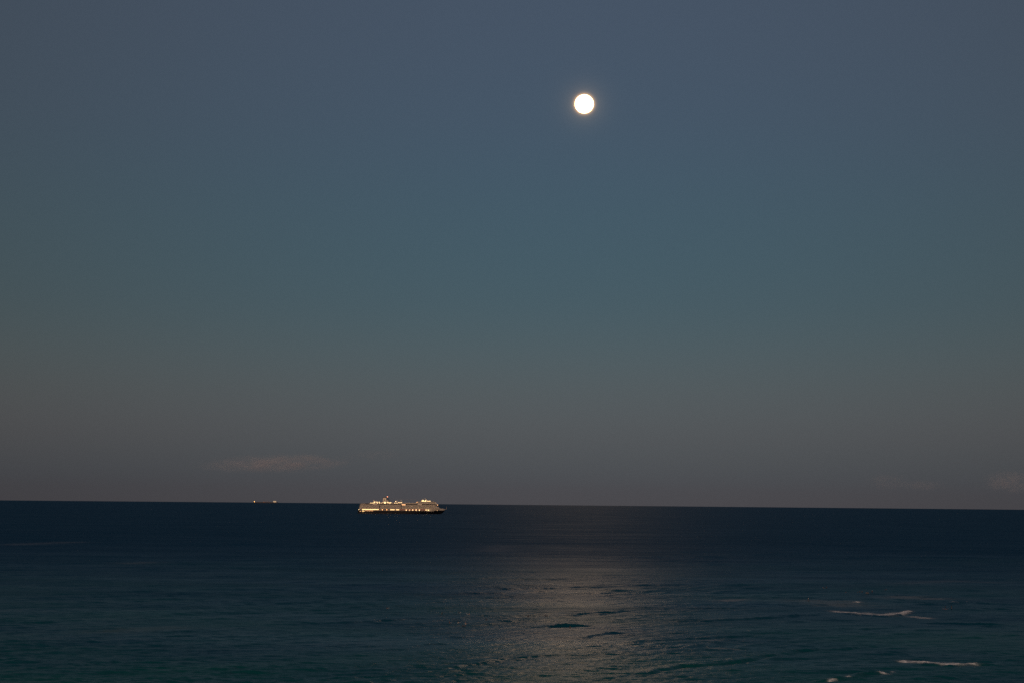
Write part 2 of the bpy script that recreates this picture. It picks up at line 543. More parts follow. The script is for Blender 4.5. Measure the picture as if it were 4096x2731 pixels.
# ripples
n3 = N('ShaderNodeTexNoise'); n3.inputs['Scale'].default_value = 1.0; n3.inputs['Detail'].default_value = 6
n3.inputs['Roughness'].default_value = 0.6
mp3 = N('ShaderNodeMapping'); mp3.inputs['Scale'].default_value = (0.55, 0.95, 0.8)
mp3.inputs['Rotation'].default_value = (0, 0, math.radians(14))
L(geo.outputs['Position'], mp3.inputs['Vector']); L(mp3.outputs[0], n3.inputs['Vector'])
bp = N('ShaderNodeBump'); bp.inputs['Strength'].default_value = 1.0; bp.inputs['Distance'].default_value = 0.22
n4 = N('ShaderNodeTexNoise'); n4.inputs['Scale'].default_value = 1.0; n4.inputs['Detail'].default_value = 4
n4.inputs['Roughness'].default_value = 0.55; n4.inputs['Distortion'].default_value = 0.4
mp4 = N('ShaderNodeMapping'); mp4.inputs['Scale'].default_value = (0.060, 0.14, 0.1)
mp4.inputs['Rotation'].default_value = (0, 0, math.radians(-24))
L(geo.outputs['Position'], mp4.inputs['Vector']); L(mp4.outputs[0], n4.inputs['Vector'])
hs_ = N('ShaderNodeMath'); hs_.operation = 'MULTIPLY_ADD'; hs_.inputs[1].default_value = 3.0
n5 = N('ShaderNodeTexNoise'); n5.inputs['Scale'].default_value = 1.0; n5.inputs['Detail'].default_value = 3
n5.inputs['Roughness'].default_value = 0.5
mp5 = N('ShaderNodeMapping'); mp5.inputs['Scale'].default_value = (0.20, 0.34, 0.3)
mp5.inputs['Rotation'].default_value = (0, 0, math.radians(-20)); mp5.inputs['Location'].default_value = (31, 17, 5)
L(geo.outputs['Position'], mp5.inputs['Vector']); L(mp5.outputs[0], n5.inputs['Vector'])
h5 = N('ShaderNodeMath'); h5.operation = 'MULTIPLY_ADD'; h5.inputs[1].default_value = 2.4
L(n5.outputs[0], h5.inputs[0]); L(n3.outputs[0], h5.inputs[2])
L(n4.outputs[0], hs_.inputs[0]); L(h5.outputs[0], hs_.inputs[2])
L(hs_.outputs[0], bp.inputs['Height'])
L(bp.outputs[0], b.inputs['Normal'])
me.materials.append(m)
sea = obj('sea', me, None, 'structure')

# ------------------------------------------------------------------ moon
mm = bpy.data.materials.new('moon_surface'); mm.use_nodes = True
t = mm.node_tree; b = t.nodes['Principled BSDF']
b.inputs['Base Color'].default_value = (0.12, 0.11, 0.10, 1); b.inputs['Roughness'].default_value = 1
co = t.nodes.new('ShaderNodeTexCoord'); no = t.nodes.new('ShaderNodeTexNoise')
no.inputs['Scale'].default_value = 2.2; no.inputs['Detail'].default_value = 5
t.links.new(co.outputs['Generated'], no.inputs['Vector'])
rp = t.nodes.new('ShaderNodeMapRange'); rp.inputs['From Min'].default_value = 0.35; rp.inputs['From Max'].default_value = 0.65
rp.inputs['To Min'].default_value = 0.25; rp.inputs['To Max'].default_value = 0.35
t.links.new(no.outputs[0], rp.inputs['Value'])
b.inputs['Emission Color'].default_value = (1.0, 0.80, 0.56, 1)
t.links.new(rp.outputs[0], b.inputs['Emission Strength'])
MD = 120000.0
mb = MB().ball((0, 0, 0), MD * math.tan(math.radians(0.250)), 64, 40)
moon = mb.build('moon', mm, None, True)
moon.location = CAM + MOON_DIR * MD
mm.cycles.emission_sampling = 'NONE'   # its light on the scene comes from the lamp that encloses it
ml = bpy.data.lights.new('moonlight', 'POINT')
ml.color = (1.0, 0.65, 0.38)
MR = MD * math.tan(math.radians(0.252))
ml.shadow_soft_size = MR
ml.use_soft_falloff = False
MOON_L = 112.0                         # radiance of the lunar disc
ml.energy = MOON_L * math.pi * 4 * math.pi * MR * MR
mlo = bpy.data.objects.new('moonlight', ml)
COL.objects.link(mlo)
mlo.location = moon.location
tag(moon, 'bright white full moon high above the sea', 'moon')

# ------------------------------------------------------------------ clouds low over the horizon


def cloud_mat(name, dens, scale, seed):
    m = bpy.data.materials.new(name); m.use_nodes = True
    t = m.node_tree; t.nodes.clear()
    o = t.nodes.new('ShaderNodeOutputMaterial'); v = t.nodes.new('ShaderNodeVolumePrincipled')
    v.inputs['Color'].default_value = (0.78, 0.75, 0.76, 1)
    v.inputs['Anisotropy'].default_value = 0.0
    co = t.nodes.new('ShaderNodeTexCoord')
    ln = t.nodes.new('ShaderNodeVectorMath'); ln.operation = 'LENGTH'
    t.links.new(co.outputs['Object'], ln.inputs[0])
    fall = t.nodes.new('ShaderNodeMapRange'); fall.interpolation_type = 'SMOOTHSTEP'
    fall.inputs['From Min'].default_value = 0.0; fall.inputs['From Max'].default_value = 0.98
    fall.inputs['To Min'].default_value = 1.0; fall.inputs['To Max'].default_value = 0.0
    t.links.new(ln.outputs['Value'], fall.inputs['Value'])
    mp = t.nodes.new('ShaderNodeMapping'); mp.inputs['Scale'].default_value = scale
    mp.inputs['Location'].default_value = (seed, seed * 1.7, seed * 0.3)
    t.links.new(co.outputs['Object'], mp.inputs['Vector'])
    no = t.nodes.new('ShaderNodeTexNoise'); no.inputs['Scale'].default_value = 1.0; no.inputs['Detail'].default_value = 5
    no.inputs['Roughness'].default_value = 0.55
    t.links.new(mp.outputs[0], no.inputs['Vector'])
    th = t.nodes.new('ShaderNodeMapRange'); th.inputs['From Min'].default_value = 0.42; th.inputs['From Max'].default_value = 0.72
    t.links.new(no.outputs[0], th.inputs['Value'])
    mu = t.nodes.new('ShaderNodeMath'); mu.operation = 'MULTIPLY'
    t.links.new(fall.outputs[0], mu.inputs[0]); t.links.new(th.outputs[0], mu.inputs[1])
    m2 = t.nodes.new('ShaderNodeMath'); m2.operation = 'MULTIPLY'; m2.inputs[1].default_value = dens
    t.links.new(mu.outputs[0], m2.inputs[0]); t.links.new(m2.outputs[0], v.inputs['Density'])
    t.links.new(v.outputs[0], o.inputs['Volume'])
    return m


def cloud(px, py, wpx, hpx, dens, label, scale, seed, rot=0.0, D=46000.0):
    d = ray(px, py)
    me_ = MB().ball((0, 0, 0), 1.0, 24, 14).mesh('cloud')
    me_.materials.append(cloud_mat('cloud_vapour', dens, scale, seed))
    o = obj('cloud', me_)
    o.location = CAM + d * D
    o.scale = (wpx / 2 * D / F, 0.45 * wpx / 2 * D / F, hpx / 2 * D / F)
    az = math.atan2(d.x, d.y)
    o.rotation_euler = (0, rot, -az)
    return tag(o, label, 'cloud', 'low clouds along the horizon')


cloud(1105, 1852, 760, 92, 0.0030, 'long thin pinkish cloud streak above the two ships', (4.5, 3, 1.6), 3.1, -0.035)
cloud(1510, 1818, 300, 60, 0.0010, 'very faint small cloud wisp above the cruise ship', (3, 3, 1.4), 8.3, -0.02)
cloud(4040, 1925, 260, 115, 0.0048, 'small puffy pinkish cloud above the open horizon, largest of the puffs', (2.6, 2.6, 1.7), 5.6)
cloud(3550, 1925, 200, 84, 0.0022, 'faint rounded cloud puff over the surf side of the horizon', (2.4, 2.4, 1.6), 12.4)
cloud(3690, 1940, 240, 56, 0.0018, 'faint flat cloud bank beside the rounded puff', (3, 3, 1.3), 15.9)

# ------------------------------------------------------------------ cruise ship
WHITE = mat('ship_white_paint', (0.64, 0.56, 0.46), 0.45, 0.07, 0.08)
NAVY = mat('ship_hull_paint', (0.004, 0.005, 0.009), 0.4, 0.25, 0.06, spec=0.25)
GLASS = mat('ship_dark_glass', (0.02, 0.022, 0.026), 0.25, 0.3, 0.5)
WALL = mat('ship_recessed_wall', (0.20, 0.17, 0.145), 0.6, 0.10, 0.2)
DARK = mat('ship_black_metal', (0.02, 0.02, 0.022), 0.5, 0.2, 0.3)
TEAK = mat('ship_teak_deck', (0.22, 0.15, 0.10), 0.7, 0.15, 0.3)
RED = mat('lifeboat_red', (0.33, 0.045, 0.03), 0.45, 0.12, 0.3)
SALMON = mat('lifeboat_hull', (0.50, 0.24, 0.20), 0.45, 0.10, 0.3)
WIRE = mat('rigging_wire', (0.30, 0.28, 0.27), 0.5, 0.1, 1)
WARM = mat('lamp_warm', (0.8, 0.8, 0.8), 0.5, 0.02, 1, 0, (1.0, 0.66, 0.28), 3.0)
ORANGE = mat('lamp_orange', (0.8, 0.8, 0.8), 0.5, 0.02, 1, 0, (1.0, 0.42, 0.12), 2.8)
DIM = mat('lamp_dim', (0.8, 0.8, 0.8), 0.5, 0.02, 1, 0, (1.0, 0.55, 0.24), 1.8)
WINLIT = mat('window_lit', (0.8, 0.8, 0.8), 0.5, 0.02, 1, 0, (1.0, 0.60, 0.22), 3.0)
WINORG = mat('window_lit_orange', (0.8, 0.8, 0.8), 0.5, 0.02, 1, 0, (1.0, 0.45, 0.16), 2.6)
BEACON = mat('lamp_red', (0.8, 0.8, 0.8), 0.5, 0.02, 1, 0, (1.0, 0.30, 0.14), 3.0)

K = 0.1446                       # metres per step of the sketch grid used below


def sx(x): return (x - 195) * K
def sz(y): return (515 - y) * K


ship_pos = at(1611, 2053)
ship_az = math.atan2(ship_pos.x, ship_pos.y)
ship = bpy.data.objects.new('cruise_ship', None)
COL.objects.link(ship)
tag(ship, 'large lit cruise ship with black hull and white funnel sailing on the sea', 'ship')
YAW = math.radians(5.0)
SCALE = ship_pos.xy.length / 6950.0
ship.matrix_world = (Matrix.Translation(ship_pos) @ Matrix.Rotation(-ship_az + YAW, 4, 'Z')
                     @ Matrix.Scale(SCALE * 1.005, 4) @ Matrix.Translation((-143, 0, 0)))
HB = 16.0


def plan(u, full, p):
    """half breadth along the length, 0 stern to 1 bow"""
    s = 1.0
    if u < 0.05:
        s = 0.80 + 0.20 * math.sqrt(max(0, u / 0.05))
    if u > full:
        s = max(0.0, 1 - ((u - full) / (1 - full)) ** p)
    return s


def hull_rings(zs, full_lo=0.66, full_hi=0.74):
    rs = []
    us = [0, .01, .025, .05, .2, .4, .55, .66, .72, .78, .83, .87, .9, .925, .95, .97, .985, .995, 1.0]
    for z in zs:
        k = max(0, min(1, z / 15.0))
        x0, x1 = -1.5 + 1.8 * min(1, max(0, z) / 11), 266.0 + 19.4 * max(z, -3) / 15.2
        full, p = full_lo + (full_hi - full_lo) * k, 1.45 + 1.0 * k
        side = [(x0 + u * (x1 - x0), -HB * (0.93 + .07 * k) * plan(u, full, p), z) for u in us]
        other = [(x, -y, z_) for x, y, z_ in reversed(side[:-1])]
        rs.append(side + other)
    return rs


def sheer(rs, a=0.0, x0=215):
    """raise the top edge towards the bow"""
    return [[(x, y, z + (a * ((x - x0) / 70.0) ** 1.5 if x > x0 else 0)) for x, y, z in r] for r in rs]


MB().loft(hull_rings([-4, -1, 0, 2.5, 5, 8]) + sheer(hull_rings([10.4]), 2.6)).build('hull', NAVY, ship, True)
# white strake of the forecastle and the promenade bulwark line
fo = sheer(hull_rings([10.41]), 2.6)[0]
fo2 = sheer(hull_rings([11.2]), 3.4)[0]
MB().loft([[(x, y * 1.004, z) for x, y, z in fo], fo2]).build('bulwark', WHITE, ship, True)
# forecastle block from the lifeboats to the bow
top = sheer(hull_rings([13.5]), 1.9)[0]
base_ = sheer(hull_rings([11.1]), 4.0)[0]
fc0 = [(max(x, 222), y * .998, z) for x, y, z in base_]
fc1 = [(max(min(x, 284.2), 222), y * 0.985, float(np.interp(x, (222, 235, 261, 275, 285), (14.2, 14.9, 18.0, 16.5, 14.9)))) for x, y, z in top]
MB().loft([fc0, fc1]).build('forecastle', WHITE, ship)
MB().box(-0.5, 1.2, -12.6, 12.6, 4.0, 10.2).build('transom', NAVY, ship)
MB().box(3.0, 222, -14.2, 14.2, 10.6, 15.2).build('promenade_wall', WALL, ship)
MB().box(2.0, 232, -15.9, 15.9, 15.2, 15.65).build('promenade_ceiling', WHITE, ship)
# five decks of balcony cabins
D0, DH = 15.65, 2.82
part_me = MB().box(-.12, .12, -15.6, -14.3, 0, 2.6).add(
    [(-.12, 14.3, 0), (.12, 14.3, 0), (.12, 15.6, 0), (-.12, 15.6, 0), (-.12, 14.3, 2.6), (.12, 14.3, 2.6), (.12, 15.6, 2.6), (-.12, 15.6, 2.6)],
    [(3, 2, 1, 0), (4, 5, 6, 7), (0, 1, 5, 4), (1, 2, 6, 5), (2, 3, 7, 6), (3, 0, 4, 7)])


def cabin_deck(x0, x1, z, hb=15.6, h=DH, slope=0.0):
    d = MB().box(x0 + .6, x1 - 1.5, -hb + 1.4, hb - 1.4, z + .02, z + h - .22).build('cabin_deck', WALL, ship)
    rail, part, win = MB(), MB(), MB()
    for s in (-1, 1):
        y0, y1 = sorted((s * hb, s * (hb - .12)))
        rail.box(x0, x1, y0, y1, z, z + 1.05)
        x = x0 + 3.0
        while x < x1 - 3:
            ya, yb = sorted((s * (hb - .13), s * (hb - 1.39)))
            part.box(x - .12, x + .12, ya, yb, z + .0, z + h - .24)
            yc, yd = sorted((s * (hb - 1.34), s * (hb - 1.5)))
            win.box(x + .45, x + 2.6, yc, yd, z + .25, z + h - .55)
            x += 3.05
    rail.build('balcony_rail', WHITE, d)
    part.build('balcony_divider', WHITE, d, kind='stuff')
    win.build('cabin_window', GLASS, d, kind='stuff')
    MB().box(x0 - .3, x1 + .2, -hb - .05, hb + .05, z + h - .21, z + h - .004).build('deck_slab', WHITE, d)
    return d


for i in range(5):
    z = D0 + i * DH
    cabin_deck(2.6 + 0.75 * i, 259.0 - 2.4 * i - (2.5 if i > 2 else 0), z)
    # stepped front below the bridge
    MB().box(256.0 - 2.4 * i - (2.5 if i > 2 else 0), 260.2 - 2.4 * i - (2.5 if i > 2 else 0), -13.8 + .5 * i, 13.8 - .5 * i, z + .05, z + DH - .3).build('front_bulkhead', WHITE, ship)
    MB().box(2.9 + .75 * i, 4.6 + .75 * i, -12.5, 12.5, z + .03, z + 1.1).build('stern_rail', WHITE, ship)
ZL = D0 + 5 * DH                 # 29.75 lido deck
# glass lift shafts, a dark seam each
for xx in (661, 1141):
    for s in (-1, 1):
        y0, y1 = sorted((s * 15.2, s * 15.95))
        MB().box(sx(xx) - 1.1, sx(xx) + 1.1, y0, y1, D0 + 1.0, ZL + .3).build('lift_shaft', GLASS, ship)
# lido deck: dark windows between pale slabs
MB().box(sx(330), sx(1905), -13.6, 13.6, ZL, ZL + 2.55).build('lido_windows', GLASS, ship)
MB().box(sx(420), sx(1905), -14.6, 14.6, ZL + 2.55, ZL + 3.1).build('lido_roof', WHITE, ship)
MB().box(sx(245), sx(440), -14.9, 14.9, ZL, ZL + 1.0).build('aft_deck', TEAK, ship)
MB().box(sx(290), sx(440), -13.2, 13.2, ZL + 1.6, ZL + 2.35).build('aft_canopy', WHITE, ship)
for x0, x1 in ((510, 606), (1140, 1240), (1502, 1598)):
    MB().box(sx(x0), sx(x1), -16.6, 16.6, ZL - 1.2, ZL + 2.0).build('tender_pod', WHITE, ship)
# upper deck houses
MB().box(sx(450), sx(1110), -12.4, 12.4, ZL + 3.1, ZL + 5.0).build('upper_deckhouse', WHITE, ship)
MB().box(sx(470), sx(1100), -12.46, 12.46, ZL + 3.5, ZL + 4.5).build('upper_windows', GLASS, ship)
MB().box(sx(1110), sx(1480), -12.4, 12.4, ZL + 3.1, ZL + 3.9).build('pool_windows', GLASS, ship)
MB().box(sx(1110), sx(1490), -12.9, 12.9, ZL + 3.9, ZL + 4.7).build('pool_roof', WHITE, ship)
mbv = MB()
for x in (1240, 1270, 1325, 1375, 1405, 1445):
    mbv.box(sx(x), sx(x) + 2.2, -4, 4, ZL + 4.7, ZL + 5.4)
mbv.build('roof_vent', WHITE, ship, kind='stuff')
MB().box(sx(520), sx(700), -9.5, 9.5, ZL + 5.0, ZL + 5.7).build('sun_deck', WHITE, ship)
MB().box(sx(700), sx(910), -10.5, 10.5, ZL + 5.0, ZL + 6.1).build('funnel_base', WHITE, ship)
MB().box(sx(985), sx(1170), -8.5, 8.5, ZL + 5.0, ZL + 6.6).build('midship_house', WHITE, ship)
MB().box(sx(1065), sx(1170), -7.5, 7.5, ZL + 6.6, ZL + 8.2).build('midship_house', WHITE, ship)
for x in (925, 948, 966, 980):
    MB().tube((sx(x), -6, ZL + 5), (sx(x), -6, ZL + 8.2), .22).build('lamp_post', WHITE, ship)
# forward upper block
for k in range(2):
    cabin_deck(sx(1515), sx(1890) - k * 3.0 + 2.0, ZL + 3.1 + k * 2.75, 14.6, 2.7)
MB().box(sx(1505), sx(1885), -14.3, 14.3, ZL + 8.62, ZL + 9.5).build('top_slab', WHITE, ship)
MB().box(sx(1520), sx(1870), -13.0, 13.0, ZL + 8.57, ZL + 8.62).build('observation_floor', GLASS, ship)
fr = []
for s in (-13.5, 13.5):
    fr.append([(sx(1885), s, ZL + 8.5), (sx(1900), s, ZL + 8.5), (sx(1952), s, ZL + 0.2), (sx(1900), s, ZL + 0.2)])
MB().loft(fr).build('sloped_front', WHITE, ship)
MB().box(sx(1600), sx(1940), -14.9, 14.9, ZL + 0.7, ZL + 1.9).build('bridge_windows', GLASS, ship)
MB().box(sx(1925), sx(1955), -17.8, 17.8, ZL - .8, ZL + 1.7).build('bridge_wing', WHITE, ship)
MB().box(sx(1515), sx(1522), -15, 15, ZL + 2, ZL + 6).build('wind_screen', WHITE, ship)
MB().box(sx(1470), sx(1510), -9, 9, ZL + 4.7, ZL + 7.4).build('stair_house', WHITE, ship)
# radar house, mast
ZT = ZL + 9.5
MB().box(sx(1585), sx(1648), -6, 6, ZT, ZT + 4.9).build('radar_house', WHITE, ship)
MB().box(sx(1648), sx(1800), -5, 5, ZT, ZT + 1.5).build('radar_deck', WHITE, ship)
MB().box(sx(1795), sx(1860), -6, 6, ZT, ZT + 1.1).build('roof_screen', DARK, ship)
mast = MB().tube((sx(1690), 0, ZT + 1.5), (sx(1690), 0, ZT + 11), .55, .25).build('radar_mast', WHITE, ship)
MB().box(sx(1668), sx(1716), -3.2, -2.8, ZT + 7.2, ZT + 7.6).build('yard', WHITE, mast)
MB().box(sx(1676), sx(1704), -2.2, -1.9, ZT + 9.6, ZT + 9.9).build('yard', WHITE, mast)
MB().tube((sx(1672), -3, ZT + 7.5), (sx(1672), -3, ZT + 11.4), .18).build('aerial', WHITE, mast)
MB().tube((sx(1712), -3, ZT + 7.5), (sx(1712), -3, ZT + 9.6), .18).build('aerial', WHITE, mast)
MB().tube((sx(1872), 0, ZT), (sx(1872), 0, ZT + 5.2), .25, .15).build('forward_aerial', WHITE, ship)
# funnel
rs = []
for k in range(6):
    q = k / 5
    x0, x1 = sx(737) + .5 * q, sx(817) + .2 * (1 - q)
    cx, hx, hy = (x0 + x1) / 2, (x1 - x0) / 2, 5.2 - .8 * q
    rs.append([(cx + hx * abs(math.cos(a)) ** .35 * (1 if math.cos(a) > 0 else -1),
                hy * abs(math.sin(a)) ** .5 * (1 if math.sin(a) > 0 else -1), ZL + 6.1 + q * 14.6)
               for a in [2 * math.pi * i / 28 for i in range(28)]])
funnel = MB().loft(rs).build('funnel', WHITE, ship)
MB().box(sx(742), sx(852), -4.0, 4.0, ZL + 20.72, ZL + 21.9).build('funnel_cap', DARK, funnel)
for k in range(5):
    x = sx(744) + k * 2.6
    MB().tube((x, (-1) ** k * 1.6, ZL + 21.9), (x - .3, (-1) ** k * 1.6, ZL + 23.0 + .3 * (k % 2)), .75).build('exhaust_pipe', DARK, funnel)
emb = [(-2.3, -2.2), (-.4, -2.9), (.6, -1.6), (1.4, -1.5), (1.9, 2.4), (1.0, 1.3), (.3, 1.7), (-.5, .4), (-1.6, -.2)]
for s in (-1, 1):
    ys = s * 5.05
    e = MB().loft([[(sx(775) + x, ys, ZL + 14.2 + z * 1.0) for x, z in emb], [(sx(775) + x, ys - s * -.12, ZL + 14.2 + z) for x, z in emb]])
    e.build('emblem', DARK, funnel)
# raked lattice forward of the funnel
lat = MB()
for s in (-3, 3):
    lat.tube((sx(849), s, ZL + 20.8), (sx(902), s, ZL + 5.6), .42)
    lat.tube((sx(826), s, ZL + 19.0), (sx(868), s, ZL + 5.6), .42)
for k in range(9):
    q = k / 8.5
    lat.box(sx(826 + 42 * q), sx(850 + 52 * q), -3.2, 3.2, ZL + 19.4 - 13.4 * q, ZL + 19.8 - 13.4 * q)
lat.build('funnel_lattice', DARK, funnel)
MB().box(sx(822), sx(862), -2.6, 2.6, ZL + 6.1, ZL + 12.5).build('funnel_casing', WHITE, funnel)
# satellite domes on pedestals
for x, z0, z1, r in ((541, 5.7, 11.6, 2.3), (1053, 8.2, 11.6, 1.7), (1143, 8.2, 11.8, 1.7)):
    p = MB().tube((sx(x), 0, ZL + z0 - .3), (sx(x), 0, ZL + z1 - r * .6), .8, .6).build('dome_pedestal', WHITE, ship)
    MB().ball((sx(x), 0, ZL + z1), r, 14, 10).build('satellite_dome', WHITE, p, True)
MB().box(sx(532), sx(592), -5, 5, ZL + 5.7, ZL + 9.2).build('aft_deckhouse', WHITE, ship)
for x in (238, 262):
    MB().tube((sx(x), -8, ZL + .5), (sx(x), -8, ZL + 4.0), .25).build('flag_staff', WHITE, ship)
MB().tube((sx(2158), 0, 15.2), (sx(2158), 0, 24.5), .3, .15).build('jack_staff', WHITE, ship)


def wire(a, c, sag):
    m_ = MB(); n = 12; prev = None
    for i in range(n + 1):
        q = i / n
        p = Vector(a).lerp(Vector(c), q); p.z -= sag * 4 * q * (1 - q)
        if prev:
            m_.tube(prev, p, .13, seg=5)
        prev = p
    m_.build('rigging_wire', WIRE, ship)


wire((sx(262), 0, ZL + 3.6), (sx(737), 0, ZL + 17.4), 1.6)
wire((sx(850), 0, ZL + 20.6), (sx(1690), 0, ZT + 9.5), 3.5)
# lamps
lamp_me = {}


def lamp(x, y, m_, r=0.85, yy=-12.9):
    key = (m_.name, r)
    if key not in lamp_me:
        me_ = MB().ball((0, 0, 0), r, 8, 6).mesh('deck_lamp'); me_.materials.append(m_)
        lamp_me[key] = me_
    o = obj('deck_lamp', lamp_me[key], ship)
    o.location = (sx(x), yy, sz(y))


for x, y in ((540, 262), (548, 262), (588, 262), (618, 262), (653, 262), (470, 285), (500, 285), (533, 285), (615, 287), (657, 287),
             (762, 268), (788, 268), (770, 282), (790, 282), (835, 268), (866, 268), (908, 268), (888, 287), (997, 287), (1045, 287),
             (1090, 267), (1135, 267)):
    lamp(x, y, WARM, 1.15, -13.3)
for x, y in ((1626, 212), (1615, 230), (1638, 230), (1668, 230), (1690, 213), (1683, 230), (1720, 230), (1756, 230), (1782, 230)):
    lamp(x, y, WARM, 1.15, -7.2)
lamp(1016, 244, WARM, 1.0, -9.5)
lamp(1026, 252, WARM, 0.8, -9.5)
for x, y in ((690, 287), (725, 267), (868, 284), (890, 268), (1587, 229), (290, 307), (705, 287)):
    lamp(x, y, DIM, 0.8, -13.6)
lamp(1493, 255, ORANGE, 0.9, -9.6)
lamp(1943, 318, ORANGE, 0.9, -18.5)
lamp(838, 143, BEACON, 1.3, 0)
lamp(207, 428, WARM, 0.9, -10)
for x in (722, 820):
    lamp(x, 427, ORANGE, 1.4, -14.9)
for x, y, r in ((1250, 430, 1.25), (1325, 429, .95), (1395, 428, 1.3), (1468, 427, 1.3), (1540, 428, 1.35), (1690, 426, 1.25), (1735, 425, 1.15), (1747, 435, .9)):
    lamp(x, y, WARM, r * 1.1, -18.2)
lamp(1942, 432, DIM, .7, -13.2)
# lit promenade and cabin windows, one by one
win_me = {}


def window(x, y, w, h, m_, yy):
    key = (m_.name, w, h)
    if key not in win_me:
        me_ = MB().box(-w / 2, w / 2, -.12, .12, -h / 2, h / 2).mesh('lit_window'); me_.materials.append(m_)
        win_me[key] = me_
    o = obj('lit_window', win_me[key], ship)
    o.location = (sx(x), yy, sz(y))


x = 282
while x < 642:
    window(x, 424, 1.25, 2.3, WINLIT, -14.25); x += 13.6
for x in (905, 918, 930, 945, 958, 972, 988, 1030, 1046, 1060, 1075, 1090):
    window(x, 426, 1.25, 2.2, WINLIT, -14.25)
for i in range(11):
    window(345 + 17 * i, 453, 1.0, 1.2, WINORG, -16.05)
for x, y in ((285, 453), (305, 455), (285, 467), (303, 467), (318, 467)):
    window(x, y, 1.3, 1.3, WINLIT, -16.02)
window(235, 467, 3.0, .7, WINORG, -15.3)
window(1190, 316, 11.0, 1.2, WINORG, -16.72)
# pale lettering of the name on the bow, too small to read in the photograph
nm = MB(); x = 0.0
for k in range(15):
    w = random.choice((.7, .9, 1.2, 1.5)); hh = random.choice((1.1, 1.1, 1.6))
    nm.box(sx(1700) + x, sx(1700) + x + w, -16.06, -15.9, 8.0, 8.0 + hh)
    x += w + random.choice((.4, .5, .5, 1.3))
nm.build('name_lettering', WHITE, ship, kind='stuff')
# portholes along the black hull, unlit
po = MB()
for k in range(52):
    po.box(90 + k * 2.6, 90.9 + k * 2.6, -16.05, -15.95, 6.1, 7.0)
po.build('porthole', GLASS, ship, kind='stuff')

# red lifeboats hang in their davits along the promenade: things of their own
SM = ship.matrix_world.copy()


def boat_mesh():
    hullb, can = [], []
    for u in (0, .06, .2, .5, .8, .94, 1):
        w = 1.9 * (1 - abs(2 * u - 1) ** 3.2) + .12
        xx = -5 + 10 * u
        hullb.append([(xx, -w, 1.6), (xx, -w * .8, .5), (xx, -.3, 0), (xx, .3, 0), (xx, w * .8, .5), (xx, w, 1.6)])
        can.append([(xx * .97, -w * .98, 1.62), (xx * .95, -w * .8, 2.7), (xx * .93, -w * .4, 3.2), (xx * .93, w * .4, 3.2), (xx * .95, w * .8, 2.7), (xx * .97, w * .98, 1.62)])
    return MB().loft(hullb), MB().loft(can)


bh, bc = boat_mesh()
bh_me = bh.mesh('boat_hull'); bh_me.materials.append(SALMON)
bc_me = bc.mesh('canopy'); bc_me.materials.append(RED)
dv = MB().box(-4.1, -3.8, -.1, 2.6, 3.3, 3.7).box(3.8, 4.1, -.1, 2.6, 3.3, 3.7)
dv_me = dv.mesh('davit_hook'); dv_me.materials.append(WHITE)
for x, nth in zip((1143, 1213, 1288, 1360, 1432, 1505, 1575, 1648), ('first', 'second', 'third', 'fourth', 'fifth', 'sixth', 'seventh', 'last')):
    e = bpy.data.objects.new('lifeboat', None); COL.objects.link(e)
    e.matrix_world = SM @ Matrix.Translation((sx(x), -15.3, 11.35))
    tag(e, 'red lifeboat hanging on the side of the cruise ship, ' + nth + ' counted from the stern', 'lifeboat', 'lifeboats of the cruise ship')
    obj('boat_hull', bh_me, e); obj('canopy', bc_me, e); obj('davit_hook', dv_me, e)

# ------------------------------------------------------------------ cargo ship far out on the horizon
RUST = mat('cargo_hull', (0.024, 0.013, 0.012), 0.6, 0.2, 0.05)
CREAM_GLOW = mat('cargo_house_glow', (0.70, 0.62, 0.48), 0.6, 0.08, 0.1, 0, (1.0, 0.70, 0.42), 0.22)  # cream paint plus a faint glow that stands for light on the deckhouse
PINK = mat('cargo_crane', (0.42, 0.20, 0.15), 0.6, 0.1, 0.2)
cd = ray(1062, 2009.0)
D = 22000.0
cargo = bpy.data.objects.new('cargo_ship', None); COL.objects.link(cargo)
hx, hy = cd.x / math.hypot(cd.x, cd.y) * D, cd.y / math.hypot(cd.x, cd.y) * D
cargo.location = (hx, hy, sea_drop(hx, hy))
cargo.rotation_euler = (0, 0, -math.atan2(hx, hy))
tag(cargo, 'distant cargo ship on the horizon with an orange light at its bow', 'ship')
g = D / F


def cx(px): return (px - 1062) * g


rs = []
for z, o_ in ((-3, 6), (3, 2), (8.5, 0)):
    rs.append([(cx(1014) + o_, 0, z), (cx(1020) + o_, -11, z), (cx(1036), -15, z), (cx(1108), -15, z), (cx(1111) - o_ * .3, -10, z),
               (cx(1111) - o_ * .3, 10, z), (cx(1108), 15, z), (cx(1036), 15, z), (cx(1020) + o_, 11, z)])
MB().loft(rs).build('hull', RUST, cargo)
hs = MB().box(cx(1092.5), cx(1104), -12, 12, 8.5, 18.5).build('deckhouse', CREAM_GLOW, cargo)
MB().box(cx(1093), cx(1096.5), -5, 5, 18.5, 21.5).build('funnel', CREAM_GLOW, hs)
MB().box(cx(1099), cx(1102), -14, 14, 18.5, 21.0).build('bridge', CREAM_GLOW, hs)
cr = MB().box(cx(1052.5), cx(1058), -4, 4, 8.5, 12.5).build('crane_house', PINK, cargo)
MB().tube((cx(1058), 0, 12.8), (cx(1078), 0, 14.5), .7).build('jib', PINK, cr)
fm_ = MB().tube((cx(1018), 0, 8.5), (cx(1018), 0, 15.5), .6, .4).build('foremast', PINK, cargo)
MB().ball((cx(1018.3), -3, 12.6), 3.6, 12, 8, (1, .5, 1.3)).build('mast_light', mat('cargo_lamp', (0.8, 0.8, 0.8), 0.5, 0.02, 1, 0, (1.0, 0.45, 0.10), 3.2), fm_, True)

